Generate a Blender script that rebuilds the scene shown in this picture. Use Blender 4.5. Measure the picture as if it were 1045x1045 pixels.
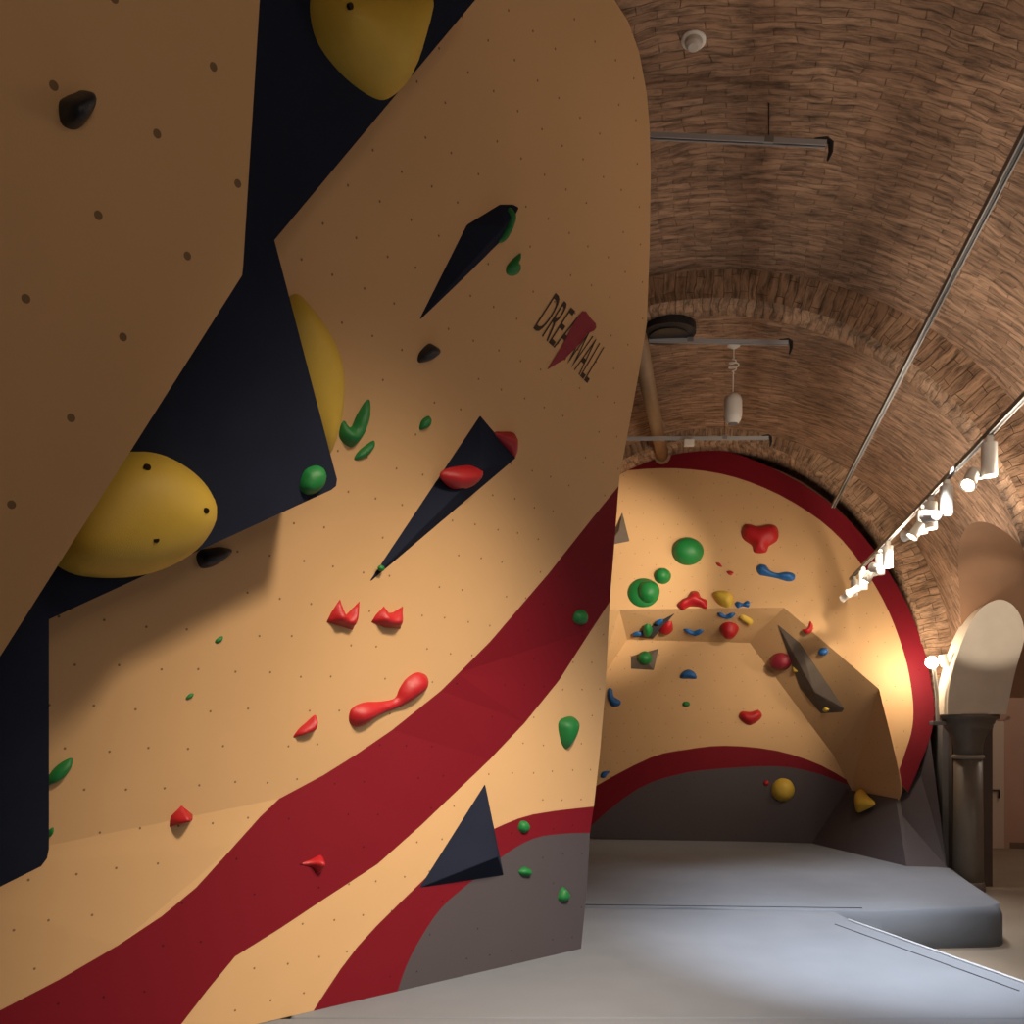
import bpy, bmesh, math, random
from mathutils import Vector, Matrix
from mathutils.geometry import delaunay_2d_cdt
random.seed(7)
PI = math.pi
for o in list(bpy.data.objects): bpy.data.objects.remove(o)
S = bpy.context.scene
COL = S.collection
F = 950.0; HOR = 745.0; CZ = 1.6
# ---------------------------------------------------------------- camera
cd = bpy.data.cameras.new('camera'); cam = bpy.data.objects.new('camera', cd); COL.objects.link(cam)
cam.location = (0, 0, CZ); cam.rotation_euler = (PI/2, 0, 0)
cd.sensor_width = 36; cd.lens = F/1045*36; cd.shift_y = (HOR-522.5)/1045; cd.clip_start = .05
S.camera = cam
# ---------------------------------------------------------------- world, exposure
w = bpy.data.worlds.new('world'); S.world = w; w.use_nodes = True
w.node_tree.nodes['Background'].inputs[0].default_value = (.5, .5, .6, 1)
w.node_tree.nodes['Background'].inputs[1].default_value = .02
S.view_settings.view_transform = 'Standard'; S.view_settings.look = 'None'
S.view_settings.exposure = -0.32; S.view_settings.gamma = 1; S.view_settings.use_curve_mapping = False

AX = Vector((.225, .974, 0)).normalized(); RX = Vector((AX.y, -AX.x, 0)); O0 = Vector((2.73, 13.5, 0))
def uv(u, v, z=0): return O0 + RX*u + AX*v + Vector((0, 0, z))
def ray(x, y): return Vector(((x-522.5)/F, 1, (HOR-y)/F))
CAM = Vector((0, 0, CZ))
def at(x, y, Y): return CAM + ray(x, y)*Y

def spot(loc, target, power, ang=60, blend=.6, col=(1, .8, .55), rad=.04):
    l = bpy.data.lights.new('spot_beam', 'SPOT'); l.energy = power; l.spot_size = math.radians(ang); l.spot_blend = blend
    l.color = col; l.shadow_soft_size = rad
    o = bpy.data.objects.new('spot_beam', l); COL.objects.link(o); o.location = loc
    o.rotation_euler = (Vector(target)-Vector(loc)).to_track_quat('-Z', 'Y').to_euler()
    return o
WARM = (1, .80, .58); COOL = (.95, .97, 1); SOFT = (1, .84, .68)
def glow(loc, power, col=SOFT, rad=.5):
    l = bpy.data.lights.new('fill_light', 'POINT'); l.energy = power; l.color = col; l.shadow_soft_size = rad
    o = bpy.data.objects.new('fill_light', l); COL.objects.link(o); o.location = loc; return o
# unseen fill lights added to lift the walls, vault and aisle
glow((1.6, -2.2, 2.8), 98); glow((3.2, 4.2, 3.5), 45); glow((2.3, 1.0, 4.3), 27)
glow(uv(5.8, .2, 3.4), 80, SOFT, .2); glow(uv(6, -5.5, 3.4), 80, SOFT, .2)
# beams of the ceiling tracks behind and beside the camera
spot((1.6, 2.2, 5.3), (-.8, 5.6, -.3), 2000, 54, 1, WARM, .3)
spot((1.5, 3.6, 4.6), (-.2, 6.1, .6), 440, 52, 1, WARM, .06)
spot((2.6, 4.0, 4.0), (2.6, 6.7, 0), 2100, 44, 1, COOL, .05)
spot((3.3, 7.0, 3.6), (2.9, 7.6, 0), 520, 80, 1, COOL, .05)
spot((3.9, 9.4, 3.5), (3.6, 9.9, 0), 420, 80, 1, COOL, .05)
spot((3.2, 6.6, 3.5), (1.3, 13.2, 3.8), 2500, 28, .8, WARM, .03)
spot((3.6, 8.0, 3.5), (2.8, 13.4, 3.6), 110, 62, .8, WARM, .03)
spot((4.05, 10.2, 3.55), (2.2, 13.4, 2.6), 330, 90, 1, WARM, .03)
spot((2.4, 3.6, 4.2), (1.0, 5.4, 0), 330, 84, 1, COOL, .1)  # broad cool fill, added to brighten the foreground mat
spot((4.0, 8.2, 3.4), (5.6, 11.0, 3.0), 330, 25, .5, SOFT, .03)
spot((4.1, 10.2, 3.3), (4.4, 12.2, 3.8), 60, 100, 1, WARM, .03)

# ---------------------------------------------------------------- materials
def lin(c): return tuple(((x/255)/12.92 if x/255 <= .04045 else ((x/255+.055)/1.055)**2.4) for x in c)+(1,)
def mat(name, rgb, rough=.6, var=0, vscale=6, bump=0, bscale=60, metal=0, emit=None, es=0, coat=0):
    m = bpy.data.materials.new(name); m.use_nodes = True; nt = m.node_tree; N = nt.nodes; L = nt.links
    b = N['Principled BSDF']; c = lin(rgb)
    b.inputs['Base Color'].default_value = c; b.inputs['Roughness'].default_value = rough; b.inputs['Metallic'].default_value = metal
    if coat: b.inputs['Coat Weight'].default_value = coat
    tc = N.new('ShaderNodeTexCoord')
    if var:
        n = N.new('ShaderNodeTexNoise'); n.inputs['Scale'].default_value = vscale; n.inputs['Detail'].default_value = 5
        L.new(tc.outputs['Object'], n.inputs['Vector'])
        r = N.new('ShaderNodeMapRange'); r.inputs[1].default_value = .3; r.inputs[2].default_value = .7
        r.inputs[3].default_value = 1-var; r.inputs[4].default_value = 1+var; L.new(n.outputs[0], r.inputs[0])
        x = N.new('ShaderNodeVectorMath'); x.operation = 'SCALE'; x.inputs[0].default_value = c[:3]
        L.new(r.outputs[0], x.inputs['Scale']); L.new(x.outputs[0], b.inputs['Base Color'])
    if bump:
        n = N.new('ShaderNodeTexNoise'); n.inputs['Scale'].default_value = bscale; n.inputs['Detail'].default_value = 4
        L.new(tc.outputs['Object'], n.inputs['Vector'])
        bp = N.new('ShaderNodeBump'); bp.inputs['Strength'].default_value = bump; bp.inputs['Distance'].default_value = .01
        L.new(n.outputs[0], bp.inputs['Height']); L.new(bp.outputs[0], b.inputs['Normal'])
    if emit:
        b.inputs['Emission Color'].default_value = lin(emit); b.inputs['Emission Strength'].default_value = es
    return m
def tnut(name, rgb, step=.2, r=.0062, keep=.8, rough=.65):
    """painted plywood with a staggered grid of small screw-in holes (uv in metres)"""
    m = mat(name, rgb, rough); nt = m.node_tree; N = nt.nodes; L = nt.links; b = N['Principled BSDF']; b.inputs['Specular IOR Level'].default_value = .2
    u = N.new('ShaderNodeUVMap'); u.uv_map = 'UVMap'; sp = N.new('ShaderNodeSeparateXYZ'); L.new(u.outputs[0], sp.inputs[0])
    def M(op, a, bb=0, c=0):
        n = N.new('ShaderNodeMath'); n.operation = op
        for i, q in enumerate((a, bb, c)):
            if hasattr(q, 'links'): L.new(q, n.inputs[i])
            else: n.inputs[i].default_value = q
        return n.outputs[0]
    y = M('DIVIDE', sp.outputs[1], step); row = M('FLOOR', y)
    x = M('ADD', M('DIVIDE', sp.outputs[0], step), M('MULTIPLY', M('MODULO', M('ABSOLUTE', row), 2), .5))
    cx = M('FLOOR', x); fx = M('SUBTRACT', M('SUBTRACT', x, cx), .5); fy = M('SUBTRACT', M('SUBTRACT', y, row), .5)
    cb = N.new('ShaderNodeCombineXYZ'); L.new(cx, cb.inputs[0]); L.new(row, cb.inputs[1])
    wn = N.new('ShaderNodeTexWhiteNoise'); L.new(cb.outputs[0], wn.inputs['Vector'])
    wc = N.new('ShaderNodeSeparateXYZ'); L.new(wn.outputs['Color'], wc.inputs[0])
    fx = M('ADD', fx, M('MULTIPLY', M('SUBTRACT', wc.outputs[0], .5), .12)); fy = M('ADD', fy, M('MULTIPLY', M('SUBTRACT', wc.outputs[1], .5), .12))
    d = M('SQRT', M('ADD', M('MULTIPLY', fx, fx), M('MULTIPLY', fy, fy)))
    dot = M('MULTIPLY', M('LESS_THAN', d, r/step), M('LESS_THAN', wn.outputs['Value'], keep))
    n = N.new('ShaderNodeTexNoise'); n.inputs['Scale'].default_value = 1.3; n.inputs['Detail'].default_value = 6; L.new(u.outputs[0], n.inputs['Vector'])
    c = lin(rgb); mx = N.new('ShaderNodeMix'); mx.data_type = 'RGBA'
    mx.inputs[6].default_value = tuple(q*.93 for q in c[:3])+(1,); mx.inputs[7].default_value = tuple(q*1.07 for q in c[:3])+(1,); L.new(n.outputs[0], mx.inputs[0])
    m2 = N.new('ShaderNodeMix'); m2.data_type = 'RGBA'; L.new(dot, m2.inputs[0]); L.new(mx.outputs[2], m2.inputs[6]); m2.inputs[7].default_value = tuple(q*.34 for q in c[:3])+(1,)
    L.new(m2.outputs[2], b.inputs['Base Color'])
    g = N.new('ShaderNodeTexNoise'); g.inputs['Scale'].default_value = 180; L.new(u.outputs[0], g.inputs['Vector'])
    bp = N.new('ShaderNodeBump'); bp.inputs['Strength'].default_value = .12; bp.inputs['Distance'].default_value = .003
    L.new(M('SUBTRACT', g.outputs[0], M('MULTIPLY', dot, 3)), bp.inputs['Height']); L.new(bp.outputs[0], b.inputs['Normal'])
    return m
def brick(name, c1, c2, mort, bw=.28, bh=.065, strength=.9, streak=1.0):
    m = mat(name, c1, .9); nt = m.node_tree; N = nt.nodes; L = nt.links; b = N['Principled BSDF']
    u = N.new('ShaderNodeUVMap'); u.uv_map = 'UVMap'
    nz = N.new('ShaderNodeTexNoise'); nz.inputs['Scale'].default_value = 1.6; nz.inputs['Detail'].default_value = 3; L.new(u.outputs[0], nz.inputs['Vector'])
    dv = N.new('ShaderNodeVectorMath'); dv.operation = 'MULTIPLY_ADD'; dv.inputs[1].default_value = (.22, .22, 0)
    L.new(nz.outputs['Color'], dv.inputs[0]); L.new(u.outputs[0], dv.inputs[2])
    t = N.new('ShaderNodeTexBrick'); L.new(dv.outputs[0], t.inputs['Vector'])
    t.inputs['Color1'].default_value = lin(c1); t.inputs['Color2'].default_value = lin(c2); t.inputs['Mortar'].default_value = lin(mort)
    t.inputs['Scale'].default_value = 1; t.inputs['Brick Width'].default_value = bw; t.inputs['Row Height'].default_value = bh
    t.inputs['Mortar Size'].default_value = .005; t.inputs['Mortar Smooth'].default_value = 1; t.inputs['Bias'].default_value = -.1
    mp = N.new('ShaderNodeMapping'); mp.inputs['Scale'].default_value = (4.5, 17, 1); L.new(dv.outputs[0], mp.inputs['Vector'])
    st = N.new('ShaderNodeTexNoise'); st.inputs['Scale'].default_value = 1; st.inputs['Detail'].default_value = 6; st.inputs['Roughness'].default_value = .65; L.new(mp.outputs[0], st.inputs['Vector'])
    rp = N.new('ShaderNodeMapRange'); rp.inputs[1].default_value = .36; rp.inputs[2].default_value = .56; rp.inputs[3].default_value = .42; rp.inputs[4].default_value = 1.12; L.new(st.outputs[0], rp.inputs[0])
    big = N.new('ShaderNodeTexNoise'); big.inputs['Scale'].default_value = 1.1; big.inputs['Detail'].default_value = 5; L.new(u.outputs[0], big.inputs['Vector'])
    r2 = N.new('ShaderNodeMapRange'); r2.inputs[1].default_value = .3; r2.inputs[2].default_value = .7; r2.inputs[3].default_value = .72; r2.inputs[4].default_value = 1.25; L.new(big.outputs[0], r2.inputs[0])
    mm = N.new('ShaderNodeMath'); mm.operation = 'MULTIPLY'; L.new(rp.outputs[0], mm.inputs[0]); L.new(r2.outputs[0], mm.inputs[1])
    sc = N.new('ShaderNodeVectorMath'); sc.operation = 'SCALE'; L.new(t.outputs['Color'], sc.inputs[0]); L.new(mm.outputs[0], sc.inputs['Scale'])
    L.new(sc.outputs[0], b.inputs['Base Color'])
    hh = N.new('ShaderNodeMath'); hh.operation = 'MULTIPLY_ADD'; L.new(t.outputs['Fac'], hh.inputs[0]); hh.inputs[1].default_value = -.25; L.new(st.outputs[0], hh.inputs[2])
    bp = N.new('ShaderNodeBump'); bp.inputs['Strength'].default_value = strength; bp.inputs['Distance'].default_value = .05*streak
    L.new(hh.outputs[0], bp.inputs['Height']); L.new(bp.outputs[0], b.inputs['Normal'])
    return m
BEIGE = (210, 172, 126)
m_beige = tnut('beige_painted_plywood', BEIGE)
m_beige_big = tnut('beige_painted_plywood_coarse', BEIGE, .27, .012, 1)
m_red = tnut('red_painted_plywood', (118, 18, 33), keep=.5)
m_grey = tnut('grey_painted_plywood', (82, 77, 82), keep=.4)
m_black = mat('black_painted_volume', (33, 39, 56), .95, .1, 3, .05, 120); m_black.node_tree.nodes['Principled BSDF'].inputs['Specular IOR Level'].default_value = .1
m_vol = mat('charcoal_textured_volume', (58, 58, 64), .75, .1, 8, .2, 200)
m_volg = mat('grey_textured_volume', (98, 88, 80), .75, .1, 8, .2, 200)
m_yel = mat('yellow_hold_resin', (205, 174, 66), .55, .06, 4, .15, 250)
m_hred = mat('red_hold_resin', (172, 25, 34), .45, .06, 10, .2, 250)
m_hgrn = mat('green_hold_resin', (20, 118, 56), .5, .08, 10, .2, 250)
m_hblu = mat('blue_hold_resin', (24, 92, 160), .5, .08, 10, .2, 250)
m_hblk = mat('black_hold_resin', (30, 36, 46), .4, .1, 10, .2, 250)
m_hmag = mat('maroon_hold_resin', (140, 34, 52), .5, .08, 10, .2, 250)
m_bolt = mat('dark_bolt_steel', (50, 38, 30), .4, metal=.6)
m_mat = mat('blue_grey_mat_cover', (122, 129, 140), .75, .05, 2.5, .25, 350)
m_seam = mat('dark_seam', (52, 56, 64), .9)
m_pipe = mat('pale_mat_piping', (185, 190, 196), .6)
m_brick = brick('rough_vault_brick', (182, 148, 120), (150, 118, 94), (152, 120, 97))
m_rib = brick('arch_edge_brick', (186, 152, 122), (154, 122, 96), (128, 100, 78), .34, .085, .9)
m_soff = mat('smooth_brown_plaster', (150, 115, 88), .85, .12, 1.5, .3, 12)
m_white = mat('whitewashed_masonry', (214, 204, 186), .85, .06, 3, .35, 10)
m_plast = mat('grey_plaster', (126, 122, 122), .85, .06, 1.5, .15, 30)
m_pink = mat('pinkish_plaster', (186, 152, 134), .85, .05, 1.2, .12, 20)
m_door = mat('pale_door_paint', (202, 184, 166), .55)
m_conc = mat('pale_concrete', (150, 138, 122), .7, .1, 1.2, .1, 30)
m_col = mat('dark_grey_cast_iron', (104, 98, 90), .45, .08, 4, .1, 40)
m_pier = mat('dark_brown_grey_pier', (92, 82, 76), .7, .05, 3)
m_cole = mat('pale_worn_ring', (150, 142, 132), .6)
m_alu = mat('brushed_aluminium', (140, 138, 134), .5, metal=.5)
m_dark = mat('black_plastic', (26, 26, 30), .5)
m_wht = mat('white_painted_metal', (232, 228, 220), .4)
m_lamp = mat('glowing_lens', (255, 240, 215), .3, emit=(255, 232, 200), es=28)
m_cap = mat('off_white_plastic', (200, 194, 184), .5)
m_bar = mat('grey_bar_metal', (170, 172, 176), .4)
m_strut = mat('brown_painted_tube', (150, 122, 92), .5, .08, 6)
m_ink = mat('dark_brown_lettering', (52, 34, 28), .6)
m_logor = mat('dark_red_print', (138, 30, 52), .6)
m_ply = mat('pale_plywood_edge', (196, 160, 118), .7)

# ---------------------------------------------------------------- helpers
def tag(o, label=None, cat=None, group=None, kind=None):
    for k, v in (('label', label), ('category', cat), ('group', group), ('kind', kind)):
        if v: o[k] = v
    return o
def link(name, me, mats, parent=None, origin=None, smooth=False):
    o = bpy.data.objects.new(name, me); COL.objects.link(o)
    for m in (mats if isinstance(mats, (list, tuple)) else [mats]): me.materials.append(m)
    if smooth: me.polygons.foreach_set('use_smooth', [True]*len(me.polygons))
    if origin is not None:
        me.transform(Matrix.Translation(-Vector(origin))); o.location = origin
    if parent:
        o.parent = parent; o.matrix_parent_inverse = Matrix.Identity(4)
        o.location = Vector(o.location) - parent.location if not parent.rotation_euler[2] else o.location
    return o
def bmo(name, bm, mats, parent=None, origin=None, smooth=False):
    bmesh.ops.recalc_face_normals(bm, faces=bm.faces[:])
    me = bpy.data.meshes.new(name); bm.to_mesh(me); bm.free()
    return link(name, me, mats, parent, origin, smooth)
def empty(name, loc):
    o = bpy.data.objects.new(name, None); COL.objects.link(o); o.location = loc; o.empty_display_size = .1
    bpy.context.view_layer.update(); return o
def box(bm, c, s, X=Vector((1, 0, 0)), Yv=Vector((0, 1, 0)), Zv=Vector((0, 0, 1)), bev=0):
    c = Vector(c); vs = []
    for k in (-.5, .5):
        for j in (-.5, .5):
            for i in (-.5, .5): vs.append(bm.verts.new(c+X*(i*s[0])+Yv*(j*s[1])+Zv*(k*s[2])))
    fs = [bm.faces.new([vs[i] for i in f]) for f in ((0, 2, 3, 1), (4, 5, 7, 6), (0, 1, 5, 4), (2, 6, 7, 3), (0, 4, 6, 2), (1, 3, 7, 5))]
    if bev: bmesh.ops.bevel(bm, geom=list({e for f in fs for e in f.edges}), offset=bev, segments=2, affect='EDGES', profile=.5)
def tube(bm, pts, r, seg=12, cap=True):
    pts = [Vector(p) for p in pts]; rs = r if isinstance(r, (list, tuple)) else [r]*len(pts); rings = []
    for i, p in enumerate(pts):
        d = (pts[min(i+1, len(pts)-1)]-pts[max(i-1, 0)]).normalized()
        a = d.orthogonal().normalized() if i == 0 else (pa - d*pa.dot(d)).normalized()
        pa = a; b = d.cross(a)
        rings.append([bm.verts.new(p+(a*math.cos(2*PI*k/seg)+b*math.sin(2*PI*k/seg))*rs[i]) for k in range(seg)])
    for i in range(len(rings)-1):
        for k in range(seg): bm.faces.new((rings[i][k], rings[i][(k+1) % seg], rings[i+1][(k+1) % seg], rings[i+1][k]))
    if cap: bm.faces.new(rings[0][::-1]); bm.faces.new(rings[-1])
class Plane:
    def __init__(s, p, n, up=Vector((0, 0, 1))):
        s.p = Vector(p); s.n = Vector(n).normalized()
        if s.n.dot(CAM-s.p) < 0: s.n = -s.n
        s.e2 = (up - s.n*up.dot(s.n)).normalized(); s.e1 = s.e2.cross(s.n)
    def hit(s, x, y):
        r = ray(x, y); return CAM + r*(s.n.dot(s.p-CAM)/s.n.dot(r))
    def depth(s, x, y): return s.hit(x, y).y
    def to2(s, P): d = P-s.p; return Vector((d.dot(s.e1), d.dot(s.e2)))
    def to3(s, q, h=0): return s.p+s.e1*q[0]+s.e2*q[1]+s.n*h
    def px(s, x, y): return s.to2(s.hit(x, y))
    def off(s, d): return Plane(s.p+s.n*d, s.n)
def plane3(a, b, c): return Plane(a, (b-a).cross(c-a))
def inside(p, poly):
    c = False; n = len(poly); x, y = p[0], p[1]
    for i in range(n):
        a, b = poly[i], poly[i-1]
        if (a[1] > y) != (b[1] > y) and x < (b[0]-a[0])*(y-a[1])/(b[1]-a[1])+a[0]: c = not c
    return c
def spline(pts, k=6, closed=True):
    out = []; n = len(pts)
    rng = range(n) if closed else range(n-1)
    for i in rng:
        if closed: a, b, c, d = pts[i-1], pts[i], pts[(i+1) % n], pts[(i+2) % n]
        else: a, b, c, d = pts[max(i-1, 0)], pts[i], pts[i+1], pts[min(i+2, n-1)]
        for j in range(k):
            t = j/k
            out.append(tuple(.5*((2*b[q])+(-a[q]+c[q])*t+(2*a[q]-5*b[q]+4*c[q]-d[q])*t*t+(-a[q]+3*b[q]-3*c[q]+d[q])*t**3) for q in (0, 1)))
    if not closed: out.append(tuple(pts[-1]))
    return out
def panel(name, outline, planes, mats, regions=(), creases=(), thick=.05, parent=None, rim=None):
    """a flat or folded board: outline and painted regions are drawn on it; the board folds where the planes cross"""
    vs = [Vector(p) for p in outline]; n = len(vs); es = [(i, (i+1) % n) for i in range(n)]
    for poly, _ in regions:
        k = len(vs); vs += [Vector(p) for p in poly]; es += [(k+i, k+(i+1) % len(poly)) for i in range(len(poly))]
    for a, b in creases:
        k = len(vs); vs += [Vector(a), Vector(b)]; es.append((k, k+1))
    V, E, Fc, *_ = delaunay_2d_cdt(vs, es, [], 0, 1e-4)
    bm = bmesh.new(); ul = bm.loops.layers.uv.new('UVMap'); bv = []
    for q in V:
        pl = min(planes, key=lambda P: P.depth(q[0], q[1])); bv.append(bm.verts.new(pl.hit(q[0], q[1])))
    for f in Fc:
        c = sum((V[i] for i in f), Vector((0, 0)))/len(f)
        if not inside(c, outline): continue
        mi = 0
        for poly, k in regions:
            if inside(c, poly): mi = k
        pl = min(planes, key=lambda P: P.depth(c[0], c[1]))
        try: ff = bm.faces.new([bv[i] for i in f])
        except ValueError: continue
        ff.material_index = mi; ff.normal_update()
        if ff.normal.dot(CAM-ff.verts[0].co) < 0: ff.normal_flip()
        for l in ff.loops: l[ul].uv = pl.to2(l.vert.co)
    for v in [v for v in bm.verts if not v.link_faces]: bm.verts.remove(v)
    nd = planes[0].n
    if thick:
        old = bm.faces[:]; bnd = [e for e in bm.edges if len(e.link_faces) == 1]
        mp = {v: bm.verts.new(v.co-nd*thick) for v in bm.verts[:]}
        for f in old: nf = bm.faces.new([mp[v] for v in reversed(f.verts)]); nf.material_index = rim if rim is not None else 0
        for e in bnd:
            f = bm.faces.new((e.verts[0], e.verts[1], mp[e.verts[1]], mp[e.verts[0]])); f.material_index = rim if rim is not None else 0
    c = sum((v.co for v in bm.verts), Vector())/len(bm.verts)
    return bmo(name, bm, mats, parent, c)
def segd(p, a, b):
    ab = (b[0]-a[0], b[1]-a[1]); L2 = ab[0]**2+ab[1]**2
    t = 0 if L2 == 0 else max(0, min(1, ((p[0]-a[0])*ab[0]+(p[1]-a[1])*ab[1])/L2))
    return math.hypot(p[0]-a[0]-ab[0]*t, p[1]-a[1]-ab[1]*t)
def hold(name, pts, pl, H, m, label, cat='climbing hold', group=None, smooth=True, power=.5, cells=13, bolts=(), sharp=False):
    """a moulded hold: its rim lies on the board, its body swells out of it"""
    poly = [pl.px(*p) for p in pts]
    if not sharp: poly = spline(poly, 5)
    xs = [p[0] for p in poly]; ys = [p[1] for p in poly]; ext = max(max(xs)-min(xs), max(ys)-min(ys)); st = ext/cells
    vs = [Vector(p[:2]) for p in poly]; n = len(vs); es = [(i, (i+1) % n) for i in range(n)]
    dist = lambda q: min(segd(q, poly[i], poly[(i+1) % n]) for i in range(n))
    y = min(ys)+st*.5; r = 0
    while y < max(ys):
        x = min(xs)+(st*.5 if r % 2 else 0)
        while x < max(xs):
            if inside((x, y), poly) and dist((x, y)) > st*.3: vs.append(Vector((x, y)))
            x += st
        y += st*.87; r += 1
    V, E, Fc, *_ = delaunay_2d_cdt(vs, es, [], 0, 1e-6)
    ds = [dist(q) if i >= 0 else 0 for i, q in enumerate(V)]; dm = max(ds) or 1
    def hgt(d): t = min(1, d/dm); return H*(1-(1-t)**2)**power if power else H*t
    bm = bmesh.new()
    bv = [bm.verts.new(pl.to3(q, hgt(d) if d > 1e-5 else 0)) for q, d in zip(V, ds)]
    bb = {}
    for f in Fc:
        c = sum((V[i] for i in f), Vector((0, 0)))/len(f)
        if inside(c, poly): bm.faces.new([bv[i] for i in f])
    for v in [v for v in bm.verts if not v.link_faces]: bm.verts.remove(v)
    for _ in range(4 if smooth else 0):
        bmesh.ops.smooth_vert(bm, verts=[v for v in bm.verts if not v.is_boundary], factor=.5, use_axis_x=True, use_axis_y=True, use_axis_z=True)
    bnd = [e for e in bm.edges if e.is_boundary]; mp = {v: bm.verts.new(v.co-pl.n*.004) for v in {v for e in bnd for v in e.verts}}
    for e in bnd: bm.faces.new((e.verts[0], e.verts[1], mp[e.verts[1]], mp[e.verts[0]]))
    cen = pl.to3((sum(xs)/n, sum(ys)/n))
    o = bmo(name, bm, m, None, cen, smooth); tag(o, label, cat, group)
    for bx, by in bolts:
        q = pl.px(bx, by); h = hgt(dist(q))*.97
        b = bmesh.new(); P = pl.to3(q, h-.01); tube(b, [P, P+pl.n*.014], [max(.012, ext*.018)]*2, 10)
        bpy.context.view_layer.update(); bmo('bolt', b, m_bolt, o, P)
    return o
def ell(cx, cy, rx, ry, rot=0, n=12):
    return [(cx+rx*math.cos(t)*math.cos(rot)-ry*math.sin(t)*math.sin(rot), cy+rx*math.cos(t)*math.sin(rot)+ry*math.sin(t)*math.cos(rot)) for t in (2*PI*i/n for i in range(n))]
def pyramid(name, pts, apex, pl, H, m, label, group=None):
    """a plywood volume: flat facets rising from its footprint to an apex"""
    base = [pl.hit(*p) for p in pts]; A = pl.hit(*apex)+pl.n*H
    bm = bmesh.new(); b = [bm.verts.new(p) for p in base]; a = bm.verts.new(A)
    for i in range(len(b)): bm.faces.new((b[i], b[(i+1) % len(b)], a))
    bm.faces.new(b[::-1])
    bmesh.ops.bevel(bm, geom=[e for e in bm.edges if a in e.verts], offset=.006, segments=2, affect='EDGES', profile=.5)
    c = sum(base, Vector())/len(base)
    return tag(bmo(name, bm, m, None, c), label, 'climbing volume', group)
def zc(sc, ox, oy): return lambda L: [(ox+x*sc, oy+y*sc) for x, y in L]
Z2 = zc(350/1045, 0, 340); Z3 = zc(.34, 0, 690); Z4 = zc(430/1045, 250, 180); Z5 = zc(360/845, 280, 600); Z6 = zc(370/1045, 590, 430)

# ---------------------------------------------------------------- the building
def st(o): o['kind'] = 'structure'; return o
def quadgrid(name, rows, uvs, m, smooth=True):
    bm = bmesh.new(); ul = bm.loops.layers.uv.new('UVMap')
    R = [[bm.verts.new(p) for p in r] for r in rows]
    for i in range(len(R)-1):
        for j in range(len(R[i])-1):
            f = bm.faces.new((R[i][j], R[i][j+1], R[i+1][j+1], R[i+1][j]))
            for l, (a, b) in zip(f.loops, ((i, j), (i, j+1), (i+1, j+1), (i+1, j))): l[ul].uv = uvs[a][b]
            f.smooth = smooth
    me = bpy.data.meshes.new(name); bm.to_mesh(me); bm.free(); return st(link(name, me, m))
ZS = 2.24
A1, B1 = 3.25, 3.5; A2, B2 = 3.5, 3.62; ARC1, ARC2 = 5.3, 5.86
LV, LR, LZ = -2.9, 1.8, 2.0
def Hl(v): return LZ+math.sqrt(max(0, LR*LR-(v-LV)**2))
def barrel(name, a, b, v0, v1, nv, cut=False):
    rows, uvs = [], []
    for i in range(nv+1):
        v = v0+(v1-v0)*i/nv; tc = 0
        if cut and abs(v-LV) < LR and Hl(v) > ZS: tc = math.asin((Hl(v)-ZS)/b)
        r, q = [], []
        for j in range(73):
            t = tc+(PI-tc)*j/72; r.append(uv(a*math.cos(t), v, ZS+b*math.sin(t))); wq = PI/2-t; q.append((t*(a+b)/2, v+(.9 if cut else .35)*wq*wq))
        rows.append(r); uvs.append(q)
    return quadgrid(name, rows, uvs, m_brick)
barrel('ceiling', A1, B1, -4.62, .4, 100, True)
barrel('ceiling', A2, B2, -16, -4.95, 60)
# side vault over the opening to the aisle
rows, uvs = [], []
for i in range(61):
    v = LV-LR+2*LR*i/60; s = (Hl(v)-ZS)/B1; uc = A1*math.sqrt(1-max(0, s)**2)
    t = math.acos(max(-1, min(1, (v-LV)/LR)))
    us = [uc+(4.3-uc)*j/12 for j in range(13)]
    rows.append([uv(u, v, Hl(v)) for u in us]); uvs.append([(t*LR, u) for u in us])
quadgrid('ceiling', rows, uvs, m_soff)
# brick arches
def arch(name, a, b, v0, v1, th):
    bm = bmesh.new(); ul = bm.loops.layers.uv.new('UVMap'); n = 72; prof = [(0, v0), (0, v1)]
    def P(j, k, v): t = PI*j/n; return uv((a+k)*math.cos(t), v, ZS+(b+k)*math.sin(t))
    for j in range(-3, n+3):
        s0, s1 = PI*j/n*(a+b)/2, PI*(j+1)/n*(a+b)/2
        for (k0, va), (k1, vb), sm in (((0, v0), (0, v1), 1), ((th, v0), (0, v0), 0), ((0, v1), (th, v1), 0)):
            ps = [P(j, k0, va), P(j, k1, vb), P(j+1, k1, vb), P(j+1, k0, va)]
            f = bm.faces.new([bm.verts.new(p) for p in ps])
            w0, w1 = (va, vb) if sm else (k0, k1)
            for l, q in zip(f.loops, ((w0, s0), (w1, s0), (w1, s1), (w0, s1))): l[ul].uv = q
            f.smooth = sm == 1
    bmesh.ops.remove_doubles(bm, verts=bm.verts[:], dist=1e-5)
    return st(bmo(name, bm, m_rib))
arch('trim_1', 3.1, 3.36, -4.98, -4.6, .75)
arch('trim_2', 2.88, 3.37, -.72, .2, .4)
def slab(name, c, s, m, ax=True):
    bm = bmesh.new(); box(bm, c, s, RX if ax else Vector((1, 0, 0)), AX if ax else Vector((0, 1, 0))); return st(bmo(name, bm, m, None, c))
FZ = -.35
slab('floor', uv(2, -6.5, FZ-.1), (15, 20.4, .2), m_conc)
slab('wall_left', uv(-A2-.1, -10.5, 1.0), (.2, 11.4, 2.9), m_plast)
slab('wall_left', uv(-A1-.1, -2.2, 1.0), (.2, 5.2, 2.9), m_plast)
slab('wall_right', uv(A2+.1, -10.6, 1.0), (.2, 11, 2.9), m_plast)
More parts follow.
